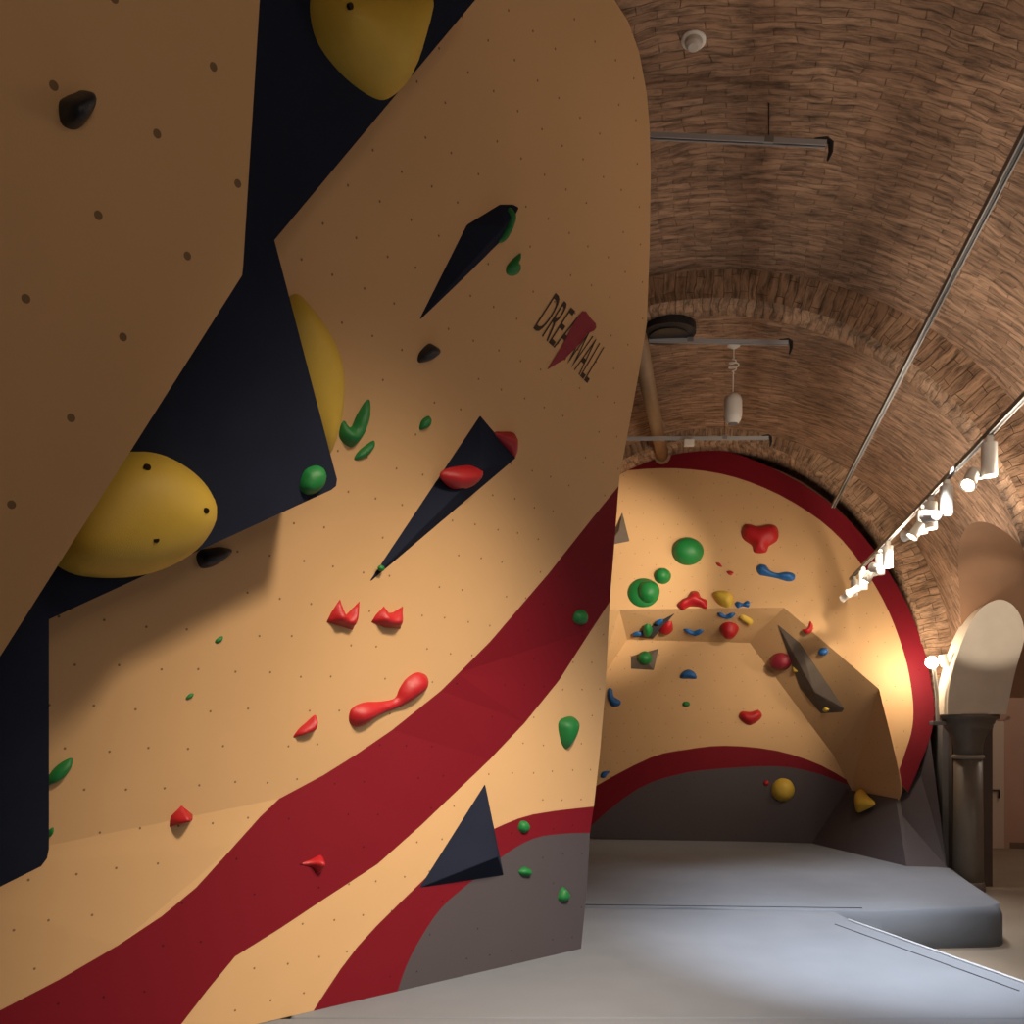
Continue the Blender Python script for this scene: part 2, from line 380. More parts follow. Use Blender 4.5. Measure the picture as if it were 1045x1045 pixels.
slab('wall_right', uv(A1+.02, -.45, .9), (.5, 1.35, 2.72), m_plast)      # pier beside the back wall
slab('wall_right', uv(A1+.2, -4.9, .9), (.5, .45, 2.72), m_plast)
slab('wall_back', uv(0, .35, 2.8), (7.2, .2, 6.4), m_brick)
slab('wall_front', uv(1, -15.9, 2.8), (12, .2, 6.4), m_plast)
# aisle
slab('wall_aisle', uv(6.6, 3.15, 1.8), (6.6, .2, 4.4), m_pink)
slab('wall_aisle', uv(9.2, -4, 1.8), (.2, 14.4, 4.4), m_pink)
slab('wall_aisle', uv(6.5, -8.6, 1.8), (5.4, .2, 4.4), m_pink)
slab('wall_aisle', uv(3.42, 1.7, 1.8), (.2, 2.9, 4.4), m_plast)
slab('ceiling_aisle', uv(6.7, -2.8, 4.05), (5, 12, .2), m_soff)
slab('baseboard_aisle', uv(6.6, 3.03, FZ+.05), (6.2, .03, .1), mat('brown_skirting', (112, 94, 80), .6))
# spandrel wall between the opening's vault and the aisle ceiling
bm = bmesh.new(); n = 40; prev = None
for i in range(n+1):
    v = LV-LR+2*LR*i/n; a = bm.verts.new(uv(4.3, v, Hl(v))); b = bm.verts.new(uv(4.3, v, 4.1))
    if prev: bm.faces.new((prev[0], a, b, prev[1]))
    prev = (a, b)
st(bmo('wall_spandrel', bm, m_soff))

# door in the far aisle wall
PD = Plane(uv(5, 3.04), -AX)
bm = bmesh.new(); a = PD.px(988, 865)[0]; b = PD.px(1024, 865)[0]; zb = PD.px(1000, 865)[1]
DW = b-a
dc = PD.to3(((a+b)/2, FZ+1.05-PD.p.z), .03)
box(bm, dc, (DW, .05, 2.1), RX, AX, bev=.005)
dr = bmo('door_1', bm, m_door, None, dc); st(dr)
bpy.context.view_layer.update()
bm = bmesh.new()
hz = PD.hit(1012, 806); hz = hz+PD.n*.06
tube(bm, [hz-RX*.11+AX*.02, hz-RX*.11-AX*.03, hz+RX*.09-AX*.03, hz+RX*.09-AX*.03+Vector((0, 0, -.13))], .016, 10)
bmo('door_handle', bm, m_dark, dr, hz)
bm = bmesh.new()
for xx in (a-.04, b+.04): box(bm, PD.to3((xx, FZ+1.09-PD.p.z), .02), (.08, .07, 2.18), RX, AX)
box(bm, PD.to3(((a+b)/2, FZ+2.15-PD.p.z), .02), (DW+.16, .07, .08), RX, AX)
bmo('door_frame', bm, m_pink, dr, dc)

# column and the whitewashed springing on it
cp = at(988, 800, 11.3); cp.z = FZ
col = empty('column', cp); tag(col, 'dark grey round column with a flared capital beside the mats', 'column')
def lathe(bm, c, prof, seg=40):
    rings = [[bm.verts.new(c+Vector((r*math.cos(2*PI*k/seg), r*math.sin(2*PI*k/seg), z))) for k in range(seg)] for r, z in prof]
    for i in range(len(rings)-1):
        for k in range(seg): bm.faces.new((rings[i][k], rings[i][(k+1) % seg], rings[i+1][(k+1) % seg], rings[i+1][k]))
    bm.faces.new(rings[0][::-1]); bm.faces.new(rings[-1])
TOP = 1.6+(745-729)/F*11.3
bm = bmesh.new(); lathe(bm, cp, [(.175, .1), (.17, .3), (.16, TOP-FZ-.52)]); bmo('shaft', bm, m_col, col, cp, True)
bm = bmesh.new(); lathe(bm, cp, [(.19, 0), (.19, .06), (.18, .1), (.176, .12)]); bmo('base', bm, m_col, col, cp, True)
bm = bmesh.new(); h = TOP-FZ; lathe(bm, cp, [(.163, h-.54), (.18, h-.53), (.184, h-.515), (.18, h-.50), (.163, h-.49)]); bmo('collar', bm, m_cole, col, cp, True)
bm = bmesh.new(); lathe(bm, cp, [(.16, h-.49), (.165, h-.38), (.19, h-.27), (.245, h-.19), (.275, h-.15), (.265, h-.13), (.29, h-.11), (.30, h-.07), (.335, h-.06), (.345, h-.02), (.335, h)]); bmo('capital', bm, m_col, col, cp, True)
ou = spline([(967, 729), (968, 705), (975, 675), (986, 645), (1000, 622), (1018, 612), (1033, 617), (1043, 632), (1046, 650)], 5, False)
inn = spline([(1043, 662), (1035, 690), (1027, 729)], 5, False)
pl = Plane(cp+RX*0-AX*.3, -AX)
st(panel('trim_3', ou+inn, [pl], [m_white], thick=.6))
# dark pier behind the column
slab('wall_pier', Vector((cp.x+.2, cp.y+.4, FZ+1.05)), (.5, .2, 2.1), m_pier, False)

# ---------------------------------------------------------------- mats
def prism(name, pts, z0, z1, m, bev=.04, parent=None):
    bm = bmesh.new(); b = [bm.verts.new((p[0], p[1], z0)) for p in pts]; t = [bm.verts.new((p[0], p[1], z1)) for p in pts]
    bm.faces.new(b[::-1]); ft = bm.faces.new(t)
    for i in range(len(pts)): bm.faces.new((b[i], b[(i+1) % len(b)], t[(i+1) % len(b)], t[i]))
    if bev: bmesh.ops.bevel(bm, geom=list(ft.edges), offset=bev, segments=6, affect='EDGES', profile=.5)
    for f in bm.faces: f.smooth = f.calc_area() < .35
    c = Vector((sum(p[0] for p in pts)/len(pts), sum(p[1] for p in pts)/len(pts), z0))
    return bmo(name, bm, m, parent, c)
def g(x, y, z=0): Y = (CZ-z)*F/(y-HOR); return ((x-522.5)/F*Y, Y)
def line(name, p, q, wd, parent, m=m_seam, z=.003):
    bm = bmesh.new(); tube(bm, [(p[0], p[1], z), (q[0], q[1], z)], wd, 6); c = ((p[0]+q[0])/2, (p[1]+q[1])/2, z)
    bpy.context.view_layer.update(); return bmo(name, bm, m, parent, c)
c1 = g(1031, 927); c2 = g(974, 885)
backmat = [g(560, 924), g(700, 926), g(900, 929), (c1[0]-.2, c1[1]+.0), (c1[0]-.07, c1[1]+.05), (c1[0]+.0, c1[1]+.13), (c1[0]+.05, c1[1]+.28), c2, g(925, 883), g(830, 859), g(560, 855)]
mb = prism('landing_mat', backmat, FZ, 0, m_mat, .09)
tag(mb, 'thick grey mat at the foot of the arched back wall with a rounded front corner', 'mat', 'landing mats')
line('seam', g(560, 923), g(880, 927), .004, mb)
wl = [g(593, 968), g(262, 1045)]
def onbase(x):  # foot of the near wall
    t = (x-593)/(262-593); q = g(x, 968+t*77); return (q[0]-.1, q[1]+.1)
midmat = [g(575, 926), g(593, 968), onbase(300), g(300, 1038), g(1150, 1038), g(1045, 1003), g(866, 939), g(852, 930)]
mm_ = prism('landing_mat', midmat, FZ, -.002, m_mat, .015)
tag(mm_, 'pale grey mat with piped slanting right edge in front of the back mat', 'mat', 'landing mats')
line('piping', g(866, 939), g(1045, 1003), .011, mm_, m_pipe); line('piping', g(1045, 1003), g(1150, 1038), .011, mm_, m_pipe)
e0 = g(852, 943); e1 = g(1040, 1011); line('seam', e0, e1, .005, mm_, m_seam, -.001)
fm = [g(300, 1039), g(1150, 1039), (3.0, 1.2), (-2.4, 1.2), onbase(-100), onbase(262)]
nm = prism('landing_mat', fm, FZ, -.004, m_mat, .012)
tag(nm, 'grey mat nearest the camera along the bottom edge of the view', 'mat', 'landing mats')

# ---------------------------------------------------------------- near climbing wall
VA = Vector((.506, 6.82, 0))
PR = Plane(VA, Vector((.678, -.735, -.005)))
Cc = PR.hit(285, 815); Dd = PR.hit(0, 960); cr = (Cc-Dd)
nU = Vector((.728, -.63, -.27)); nU = (nU - cr.normalized()*nU.dot(cr.normalized())).normalized()
PU = Plane(Cc, nU)
wall_out = [(593, 968), (599, 905), (602, 850), (606, 823), (612, 770), (618, 700), (623, 604), (627, 555), (632, 488), (641, 440), (652, 380), (660, 330), (663, 250), (664, 180), (663, 130), (660, 95), (652, 52), (641, 22), (627, 0), (614, -14), (-110, -14), (-110, 1132), (262, 1045)]
band_u = [(-110, 1088), (0, 1031), (60, 1000), (120, 965), (165, 935), (200, 906), (240, 862), (266, 833), (285, 815), (330, 791), (365, 769), (400, 745), (450, 705), (500, 655), (560, 585), (605, 528), (632, 488)]
band_l = [(627, 555), (623, 604), (604, 642), (570, 695), (536, 737), (500, 775), (430, 842), (385, 882), (330, 918), (285, 948), (240, 976), (212, 1010), (185, 1045), (165, 1068), (130, 1090), (-110, 1132)]
band_r = [(q[0]+6, q[1]) if q[0] > 622 else q for q in band_u+band_l]
low_u = spline([(310, 1050), (322, 1028), (365, 966), (425, 905), (470, 863), (506, 845), (544, 831), (606, 823), (615, 823)], 3, False)
low_l = spline([(615, 850), (602, 850), (573, 851), (544, 856), (514, 873), (478, 902), (450, 927), (429, 958), (415, 985), (406, 1011), (398, 1040)], 3, False)
grey_r = low_l + [(398, 1060), (640, 1060), (640, 850)]
xr = 700; sl = -(960-815)/285
nw = empty('climbing_wall', PR.hit(400, 1013))
tag(nw, 'tall near beige climbing wall crossed by a broad dark red band, with lettering near its upper right edge', 'climbing wall', None)
bpy.context.view_layer.update()
panel('wall_panel', wall_out, [PR, PU], [m_beige, m_red, m_grey, m_ply],
      [(band_r, 1), (low_u+low_l, 1), (grey_r, 2)], [((-120, 960-sl*-120), (700, 960+sl*700))], .04, nw, 3)
# return of the board at its free end
bm = bmesh.new(); prev = None; bk_ = Vector((-.678, .735, 0))*1.1
for q in wall_out[:20]:
    pt = min((PR, PU), key=lambda P: P.depth(*q)).hit(*q)+bk_*.04
    a, b = bm.verts.new(pt), bm.verts.new(pt+bk_)
    if prev: bm.faces.new((prev[0], a, b, prev[1]))
    prev = (a, b)
bmo('return_panel', bm, m_ply, nw, PR.hit(593, 900))
# lettering
def text_part(body, o, ex, ey, pl, size, nm, wch, shear=0):
    cu = bpy.data.curves.new('t', 'FONT'); cu.body = body; cu.size = 1; cu.space_character = 1.0; cu.offset = .0; cu.resolution_u = 4
    to = bpy.data.objects.new('t', cu); COL.objects.link(to); bpy.context.view_layer.update()
    me = bpy.data.meshes.new_from_object(to.evaluated_get(bpy.context.evaluated_depsgraph_get()))
    bpy.data.objects.remove(to)
    x1 = max(v.co.x for v in me.vertices); h1 = max(v.co.y for v in me.vertices)
    for v in me.vertices:
        a, b = v.co.x/x1, v.co.y/h1
        v.co = pl.hit(o[0]+ex[0]*a+ey[0]*b, o[1]+ex[1]*a+ey[1]*b)+pl.n*.003
    return link(nm, me, m_ink, nw, pl.hit(*o))
text_part('DREA', (543, 334), (29, 27), (23, -36), PU, 1, 'lettering', 4)
text_part('MWALL', (570, 362), (29, 29), (20, -34), PU, 1, 'lettering', 4)
bm = bmesh.new(); f = [bm.verts.new(PU.hit(530+x*100/950, 290+y*110/1045)+PU.n*.005) for x, y in ((265, 830), (300, 770), (400, 610), (520, 380), (560, 320), (605, 262), (640, 265), (690, 335), (735, 380), (740, 420), (720, 450), (650, 480), (600, 560), (540, 620), (430, 730), (360, 770))]
bm.faces.new(f); bmo('red_logo_mark', bm, m_logor, nw, PU.hit(590, 345))

# large black volume and the overhanging beige board in front of it
PB = Plane(CAM+(PU.p-CAM)*.90, PU.n)
bk = [(560, -14), (497, -14), (485, 0), (280, 245), (341, 478), (344, 489), (343, 496), (338, 500), (50, 632), (50, 866), (48, 876), (42, 884), (0, 905), (-110, 962), (-110, -14)]
bk = bk[1:]
tag(panel('climbing_volume', bk, [PB], [m_black], thick=.34), 'huge flat black climbing volume with angular outline between two beige boards', 'climbing volume')
PL = Plane(CAM+(PU.p-CAM)*.70, PU.n)
lw = [(266, -14), (265, 0), (248, 272), (247, 281), (0, 670), (-110, 843), (-110, -14)]
tag(panel('climbing_wall', lw, [PL], [m_beige_big, m_ply], thick=.45, rim=1), 'dim beige climbing board filling the upper left corner with coarse bolt holes', 'climbing wall')

G1 = 'yellow dome holds'; G2 = 'red holds on the near wall'; G3 = 'green holds on the near wall'; G4 = 'black holds'; G5 = 'black wedge volumes on the near wall'
hold('climbing_hold', [(60, 105), (68, 98), (76, 95), (84, 92), (96, 95), (97, 102), (92, 118), (82, 130), (72, 132), (62, 125)], PL, .07, m_hblk, 'black egg-shaped hold on the upper left beige board', group=G4)
hold('climbing_hold', [(318, -5), (330, -12), (380, -13), (425, -12), (435, 0), (425, 45), (412, 85), (402, 97), (388, 102), (368, 92), (345, 72), (325, 45), (317, 18)], PB, .2, m_yel, 'large yellow dome hold at the top edge, on the black volume', group=G1, cells=22, bolts=[(333, 15)])
hold('climbing_hold', [(135, 461), (165, 464), (195, 480), (215, 502), (219, 525), (208, 552), (185, 572), (150, 586), (110, 590), (70, 584), (45, 560), (50, 520), (80, 485), (110, 467)], PB, .2, m_yel, 'large yellow dome hold low on the black volume, half behind the beige board', group=G1, cells=22, bolts=[(136, 474), (136, 544), (188, 516)])
hold('climbing_hold', [(300, 300), (320, 316), (338, 343), (349, 375), (349, 410), (343, 445), (333, 468), (310, 455), (285, 400), (280, 330)], PU, .14, m_yel, 'yellow dome hold on beige board, peeking out past the black volume', group=G1, cells=20)
hold('climbing_hold', [(306, 493), (311, 480), (322, 475), (331, 479), (332, 490), (326, 501), (315, 505), (307, 501)], PB, .05, m_hgrn, 'bright green oval hold at the right corner of the big black volume', group=G3)
hold('climbing_hold', Z4([(235, 650), (237, 618), (247, 606), (262, 622), (278, 590), (300, 556), (311, 560), (308, 600), (290, 645), (265, 672)]), PU, .06, m_hgrn, 'large green two-pronged hold on beige board', group=G3)
hold('climbing_hold', Z4([(271, 703), (283, 680), (318, 655), (320, 672), (300, 696)]), PU, .03, m_hgrn, 'green sliver hold just below the two-pronged green hold', group=G3)
hold('climbing_hold', Z4([(433, 628), (438, 605), (455, 594), (461, 603), (455, 622)]), PU, .03, m_hgrn, 'small green hold between the two-pronged green hold and a black hold', group=G3)
hold('climbing_hold', Z4([(429, 460), (432, 438), (455, 415), (470, 420), (483, 430), (470, 450), (448, 460)]), PU, .06, m_hblk, 'small black hold between the two long black wedges', group=G4)
hold('climbing_hold', Z4([(648, 240), (652, 218), (683, 190), (683, 208), (676, 216), (684, 220), (680, 238), (665, 247)]), PU, .035, m_hgrn, 'green notched hold under the upper black wedge', group=G3)
hold('climbing_hold', Z2([(598, 680), (612, 660), (640, 655), (672, 652), (706, 660), (700, 676), (668, 700), (640, 714), (610, 714)]), PU, .06, m_hblk, 'black oval hold under the lower edge of the big black volume', group=G4)
hold('climbing_hold', Z5([(125, 82), (135, 60), (157, 27), (165, 50), (172, 64), (204, 32), (202, 60), (188, 100), (160, 92)]), PU, .09, m_hred, 'red two-horned hold, left of the pair', group=G2, sharp=True, power=0)
hold('climbing_hold', Z5([(232, 82), (243, 64), (262, 44), (275, 60), (285, 58), (308, 44), (306, 70), (302, 97), (265, 95)]), PU, .09, m_hred, 'red two-horned hold, right of the pair', group=G2, sharp=True, power=0)
hold('climbing_hold', Z5([(178, 312), (186, 288), (215, 274), (255, 272), (288, 264), (300, 240), (318, 215), (345, 202), (367, 214), (366, 238), (340, 262), (300, 285), (250, 305), (210, 330), (186, 330)]), PU, .07, m_hred, 'long red bent hold just above the red band', group=G2, cells=22)
hold('climbing_hold', Z5([(45, 358), (58, 338), (78, 320), (98, 304), (101, 325), (92, 342), (66, 352)]), PU, .05, m_hred, 'red leaf-shaped hold left of the long red bent hold', group=G2)
hold('climbing_hold', Z3([(505, 455), (513, 420), (545, 388), (578, 415), (574, 435), (540, 440)]), PU, .1, m_hred, 'red cone-shaped hold on the lower left beige board', group=G2, power=0, sharp=True)
hold('climbing_hold', Z5([(60, 663), (88, 650), (112, 640), (120, 662), (105, 685), (90, 668)]), PR, .09, m_hred, 'bright red pointed hold on the red band', group=G2, power=0)
hold('climbing_hold', Z3([(143, 328), (146, 298), (175, 265), (215, 245), (214, 272), (190, 305)]), PU, .04, m_hgrn, 'green leaf-shaped hold at the left, beside the black volume edge', group=G3)
hold('climbing_hold', Z3([(143, 485), (147, 462), (161, 454), (158, 472)]), PU, .02, m_hgrn, 'tiny green hold at the bottom corner of the big black volume', group=G3)
hold('climbing_hold', Z2([(655, 942), (662, 930), (678, 923), (678, 934), (668, 943)]), PU, .012, m_hgrn, 'tiny green hold on the beige board below the big yellow dome', group=G3)
hold('climbing_hold', Z3([(557, 68), (568, 54), (581, 52), (578, 62), (568, 68)]), PU, .012, m_hgrn, 'tiny dark green hold above the cone-shaped red hold', group=G3)
hold('climbing_hold', Z5([(715, 74), (722, 56), (742, 53), (747, 70), (738, 88), (721, 84)]), PU, .05, m_hgrn, 'small dark green hold at the upper end of the red band', group=G3)
hold('climbing_hold', Z5([(680, 325), (690, 312), (715, 308), (726, 325), (720, 352), (702, 385), (690, 378), (682, 350)]), PR, .08, m_hgrn, 'large dark green drop-shaped hold near the right end of the beige wall', group=G3)
hold('climbing_hold', Z5([(584, 572), (590, 558), (605, 560), (610, 575), (600, 587), (587, 583)]), PR, .04, m_hgrn, 'small green hold on the curved red stripe', group=G3)
hold('climbing_hold', Z5([(585, 678), (598, 668), (615, 676), (610, 690), (590, 688)]), PR, .04, m_hgrn, 'small green hold at the middle of the grey foot panel', group=G3)
hold('climbing_hold', Z5([(679, 740), (690, 716), (705, 732), (702, 748), (685, 751)]), PR, .045, m_hgrn, 'small green hold at the right of the grey foot panel', group=G3)
pyramid('climbing_volume', Z4([(430, 360), (550, 120), (632, 70), (665, 70), (680, 78), (665, 105), (630, 165), (560, 235)]), (503, 232), PU, .09, m_black, 'long black wedge volume, the upper one, left of the lettering', G5)
pyramid('climbing_volume', Z4([(583, 593), (672, 698), (305, 1010)]), (480, 478), PU, .09, m_black, 'long black triangular wedge volume with a red hold on it', G5)
pyramid('climbing_volume', [(495, 800), (514, 893), (428, 906)], (494, 872), PR, .14, m_black, 'black pyramid volume over the curved red stripe near the floor', G5)
PUo = PU.off(.055)
hold('climbing_hold', Z4([(484, 742), (500, 725), (545, 717), (585, 718), (590, 738), (570, 765), (530, 778), (500, 765)]), PUo, .07, m_hred, 'red oval hold on the lower long black wedge', group=G2)
hold('climbing_hold', Z4([(618, 638), (640, 633), (665, 635), (672, 650), (672, 695), (655, 682)]), PU, .06, m_hred, 'dull red hold tucked behind the right corner of the lower black wedge', group=G2)
hold('climbing_hold', Z4([(655, 78), (668, 90), (665, 120), (650, 155), (630, 165), (640, 140), (650, 110)]), PU.off(.03), .05, m_hgrn, 'dark green curved hold at the upper tip of the upper black wedge', group=G3)
hold('climbing_hold', Z4(ell(338, 972, 8, 8)), PUo.off(-.03), .015, m_hgrn, 'tiny green hold at the pointed tip of the lower black wedge', group=G3)

# ---------------------------------------------------------------- arched back climbing wall
LOWN = -AX
PLo = Plane(uv(0, 0), LOWN)
pa, pb = uv(0, -.12, 5.6), uv(0, -.6, 3.3)
PUp = Plane(pa, (pb-pa).cross(RX))
bw = empty('climbing_wall', uv(0, 0, 0))
tag(bw, 'arched beige climbing wall with red border closing the far end of the vault', 'climbing wall')
bpy.context.view_layer.update()
ringo = spline([(560, 475), (600, 463), (637, 457), (700, 455), (760, 466), (830, 501), (880, 546), (920, 606), (942, 660), (953, 715), (951, 745), (941, 775), (927, 808)], 4, False)
ringi = spline([(560, 500), (600, 488), (632, 481), (690, 478), (750, 487), (810, 513), (860, 552), (900, 610), (922, 665), (931, 710), (931, 742), (923, 770), (916, 790)], 4, False)
cut = [(897, 703), (800, 620), (640, 622), (560, 622)]
uo = ringo + [(920, 800)] + cut
panel('upper_panel', uo, [PUp], [m_beige, m_red], [(ringo+[(900, 826), (913, 800)]+ringi[::-1], 1)], thick=.05, parent=bw)
# sloping underside between the upper board and the lower board
f0, f1, f2, f3 = [PUp.hit(*p) for p in ((632, 622), (800, 620), (897, 703), (918, 806))]
b0, b1, b2, b3 = [PLo.hit(*p) for p in ((640, 653), (765, 656), (850, 770), (870, 808))]
def faces(name, polys, m, parent=None, thick=.03, dirn=AX):
    bm = bmesh.new(); ul = bm.loops.layers.uv.new('UVMap'); cs = Vector(); k = 0
    for P in polys:
        pl = plane3(P[0], P[1], P[2])
        f = bm.faces.new([bm.verts.new(p) for p in P])
        for l in f.loops: l[ul].uv = pl.to2(l.vert.co)
        for p in P: cs += p; k += 1
    bmesh.ops.remove_doubles(bm, verts=bm.verts[:], dist=1e-4)
    ex = bmesh.ops.extrude_face_region(bm, geom=bm.faces[:])
    bmesh.ops.translate(bm, verts=[v for v in ex['geom'] if isinstance(v, bmesh.types.BMVert)], vec=dirn*thick)
    return bmo(name, bm, m, parent, cs/k)
l0, l1, l2, l3 = PUp.hit(560, 622), f0, PLo.hit(612, 695), PLo.hit(560, 695)
faces('left_infill_panel', [(l0, l1, l2, l3), (l1, b0, l2)], m_beige, bw)
faces('underside_panel', [(f0, f1, b1, b0), (f1, b2, b1), (f1, f2, b2), (f2, b3, b2), (f2, f3, b3)], m_beige, bw)
# hanging fin at the lower right
fin = spline([(897, 703), (905, 735), (913, 768), (919, 798), (918, 814), (909, 825), (898, 823), (888, 813), (874, 806)], 4, False)+[(866, 790), (875, 745)]
PF = plane3(f2, f3, b3).off(.014)
panel('fin_panel', fin, [PF], [m_beige], thick=.01, parent=bw)
lo_o = spline([(540, 862), (575, 825), (610, 801), (664, 773), (700, 765), (740, 761), (792, 766), (838, 781), (877, 804), (895, 815)], 3, False)
lo_i = spline([(895, 822), (877, 806), (855, 797), (830, 788), (792, 782), (728, 785), (690, 791), (651, 805), (604, 842), (560, 890)], 3, False)
lo_out = [(560, 630), (900, 630), (925, 800), (925, 863), (830, 861), (700, 858), (600, 855.5), (560, 854)]
panel('lower_panel', lo_out, [PLo], [m_beige, m_red, m_grey], [(lo_o+[(900, 900), (540, 900)], 2), (lo_o+lo_i, 1)], thick=.05, parent=bw)
# side wing of the back wall, turning towards the column
w1 = Vector((*g(826, 860), 0)); w2 = Vector((*g(925, 884), 0)); w3 = at(914, 815, 11.9); w4 = at(862, 806, 13.1)
faces('side_wing', [(w1, w2, w3, w4)], m_grey, bw, .05, RX)
e1_, e2_, e3_, e4_, e5_ = w2, Vector((*g(966, 885), 0)), at(949, 752, 11.9), at(938, 785, 11.95), at(912, 822, 11.95)
faces('end_board', [(e1_, e2_, e3_, e4_, e5_)], m_grey, bw, .05)

GB = 'green holds on the back wall'; GR = 'red holds on the back wall'; GU = 'blue holds on the back wall'; GY = 'yellow holds on the back wall'; GV = 'volumes on the back wall'
def H6(pts, pl, h, m, label, grp, **k): return hold('climbing_hold', Z6(pts), pl, h, m, label, group=grp, **k)
H6(ell(316, 375, 46, 40), PUp, .2, m_hgrn, 'largest dark green dome hold on the back wall, above the small green ball', GB, cells=18)
H6(ell(188, 494, 46, 42), PUp, .08, m_hgrn, 'wide green disc hold on the back wall with a green ball on it', GB, cells=16)
H6(ell(203, 490, 32, 32), PUp.off(.07), .14, m_hgrn, 'green ball hold sitting on the wide green disc', GB)
H6(ell(243, 446, 25, 23), PUp, .14, m_hgrn, 'small green ball hold between the green disc and the largest green dome', GB)
H6([(470, 320), (480, 298), (500, 297), (520, 304), (550, 297), (572, 304), (578, 325), (572, 345), (550, 360), (540, 378), (508, 378), (500, 358), (476, 340)], PUp, .14, m_hred, 'large red heart-shaped hold high on the back wall', GR, cells=18)
H6([(513, 425), (522, 412), (540, 414), (553, 430), (575, 437), (600, 433), (623, 440), (623, 456), (604, 461), (570, 452), (540, 446), (522, 442)], PUp, .09, m_hblu, 'long blue bone-shaped hold under the red heart-shaped hold', GU, cells=20)
H6([(397, 407), (408, 408), (415, 420), (402, 416)], PUp, .02, m_hred, 'tiny red hold right of the largest green dome, upper one', GR)
H6([(427, 433), (440, 431), (448, 438), (438, 444)], PUp, .02, m_hred, 'tiny red hold right of the largest green dome, lower one', GR)
H6([(284, 530), (300, 512), (316, 506), (325, 490), (345, 490), (354, 507), (371, 516), (370, 540), (345, 535), (322, 534), (300, 544)], PUp, .14, m_hred, 'red three-lobed hold above the ledge of the back wall', GR)
H6([(387, 495), (410, 487), (438, 494), (448, 514), (438, 535), (412, 532), (393, 514)], PUp, .13, m_yel, 'yellow rounded hold beside the red three-lobed hold', GY)
H6([(450, 525), (460, 518), (474, 524), (488, 516), (495, 525), (490, 536), (474, 533), (460, 538)], PUp, .05, m_hblu, 'small blue bow-shaped hold right of the yellow rounded hold', GU)
H6([(645, 600), (660, 596), (668, 575), (677, 590), (673, 607), (657, 611)], PUp, .05, m_hred, 'small red crescent hold on the slanting edge of the back wall', GR)
pyramid('climbing_volume', Z6([(127, 262), (148, 345), (85, 358)]), Z6([(120, 325)])[0], PUp, .12, m_volg, 'grey triangular volume half hidden by the near wall edge', GV)
S1 = plane3(f0, f1, b1); S2 = plane3(f1, f2, b2)
H6([(400, 553), (413, 551), (425, 558), (440, 552), (453, 553), (448, 562), (430, 567), (410, 562)], S1, .06, m_hblu, 'flat blue hold on the ledge underside just left of the yellow pointed hold', GU)
H6([(303, 600), (318, 598), (332, 605), (348, 600), (361, 601), (355, 611), (335, 616), (315, 609)], S1, .06, m_hblu, 'flat blue hold on the ledge underside near its lower edge', GU)
H6([(232, 602), (245, 582), (268, 576), (273, 592), (270, 606), (250, 612)], S1, .08, m_hred, 'red hold on the ledge underside beside the black triangular volume', GR)
H6(ell(435, 598, 28, 20), S1, .15, m_hred, 'red ball hold under the ledge below the yellow pointed hold', GR)
H6([(462, 567), (475, 558), (500, 570), (503, 582), (490, 590), (480, 578)], S1, .05, m_yel, 'yellow pointed hold on the right of the ledge underside', GY)
pyramid('climbing_volume', Z6([(155, 620), (280, 552), (215, 627)]), Z6([(215, 605)])[0], S1, .08, m_vol, 'charcoal triangular volume on the ledge underside', GV)
H6(ell(200, 602, 14, 18), S1.off(.05), .07, m_hgrn, 'green hold on the charcoal triangular volume under the ledge', GB)
H6([(222, 580), (232, 572), (245, 570), (243, 580), (230, 588)], S1.off(.045), .03, m_hblu, 'small blue hold on the upper part of the charcoal triangular volume', GU)
H6([(157, 612), (172, 606), (188, 612), (180, 618), (160, 619)], S1.off(.015), .03, m_hblu, 'small blue hold at the left tip of the charcoal triangular volume', GU)
pyramid('climbing_volume', Z6([(152, 677), (232, 655), (218, 717), (152, 713)]), Z6([(195, 690)])[0], PLo, .1, m_volg, 'grey four-sided volume below the ledge with a green ball on it', GV)
H6(ell(192, 682, 21, 20), PLo.off(.07), .1, m_hgrn, 'green ball hold on the grey four-sided volume', GB)
H6([(294, 740), (298, 724), (318, 715), (336, 724), (341, 741), (318, 742)], PLo, .08, m_hblu, 'blue half-round hold in the middle of the lower back wall', GU)
H6(ell(311, 815, 11, 8), PLo, .04, m_hgrn, 'tiny green hold alone on the lower back wall', GB)
H6([(83, 785), (88, 769), (98, 772), (103, 793), (122, 806), (118, 820), (98, 822), (88, 808)], PLo, .06, m_hblu, 'blue boot-shaped hold on the lower back wall beside the near wall edge', GU)
H6([(462, 850), (472, 836), (497, 837), (520, 832), (530, 848), (518, 864), (495, 876), (474, 866)], PLo, .09, m_hred, 'red kidney-shaped hold on the lower back wall', GR)
H6([(64, 1024), (70, 1010), (91, 1008), (84, 1018), (75, 1028)], PLo, .03, m_hblu, 'small blue hold low on the back wall above the curved red stripe', GU)
H6(ell(583, 693, 32, 26), S2, .12, m_hmag, 'dark maroon ball hold in the shade of the slanting overhang', GR)
pyramid('climbing_volume', Z6([(575, 585), (640, 640), (767, 828), (760, 838), (700, 842), (640, 770)]), Z6([(690, 770)])[0], S2, .1, m_volg, 'long grey blade-shaped volume on the slanting overhang', GV)
H6([(618, 706), (630, 712), (650, 724), (635, 722), (625, 726)], S2, .05, m_yel, 'small yellow hold beside the dark maroon ball', GY)
H6([(704, 832), (712, 824), (724, 831), (712, 838)], S2.off(.05), .03, m_yel, 'small pale yellow hold at the lower end of the blade-shaped volume', GY)
H6(ell(707, 663, 14, 11), S2, .07, m_hblu, 'blue ball hold at the slanting edge of the overhang', GU)
hold('climbing_hold', ell(799, 806, 12, 12, n=7), PLo, .12, m_yel, 'yellow knobbly hold on the dark foot of the back wall', group=GY)
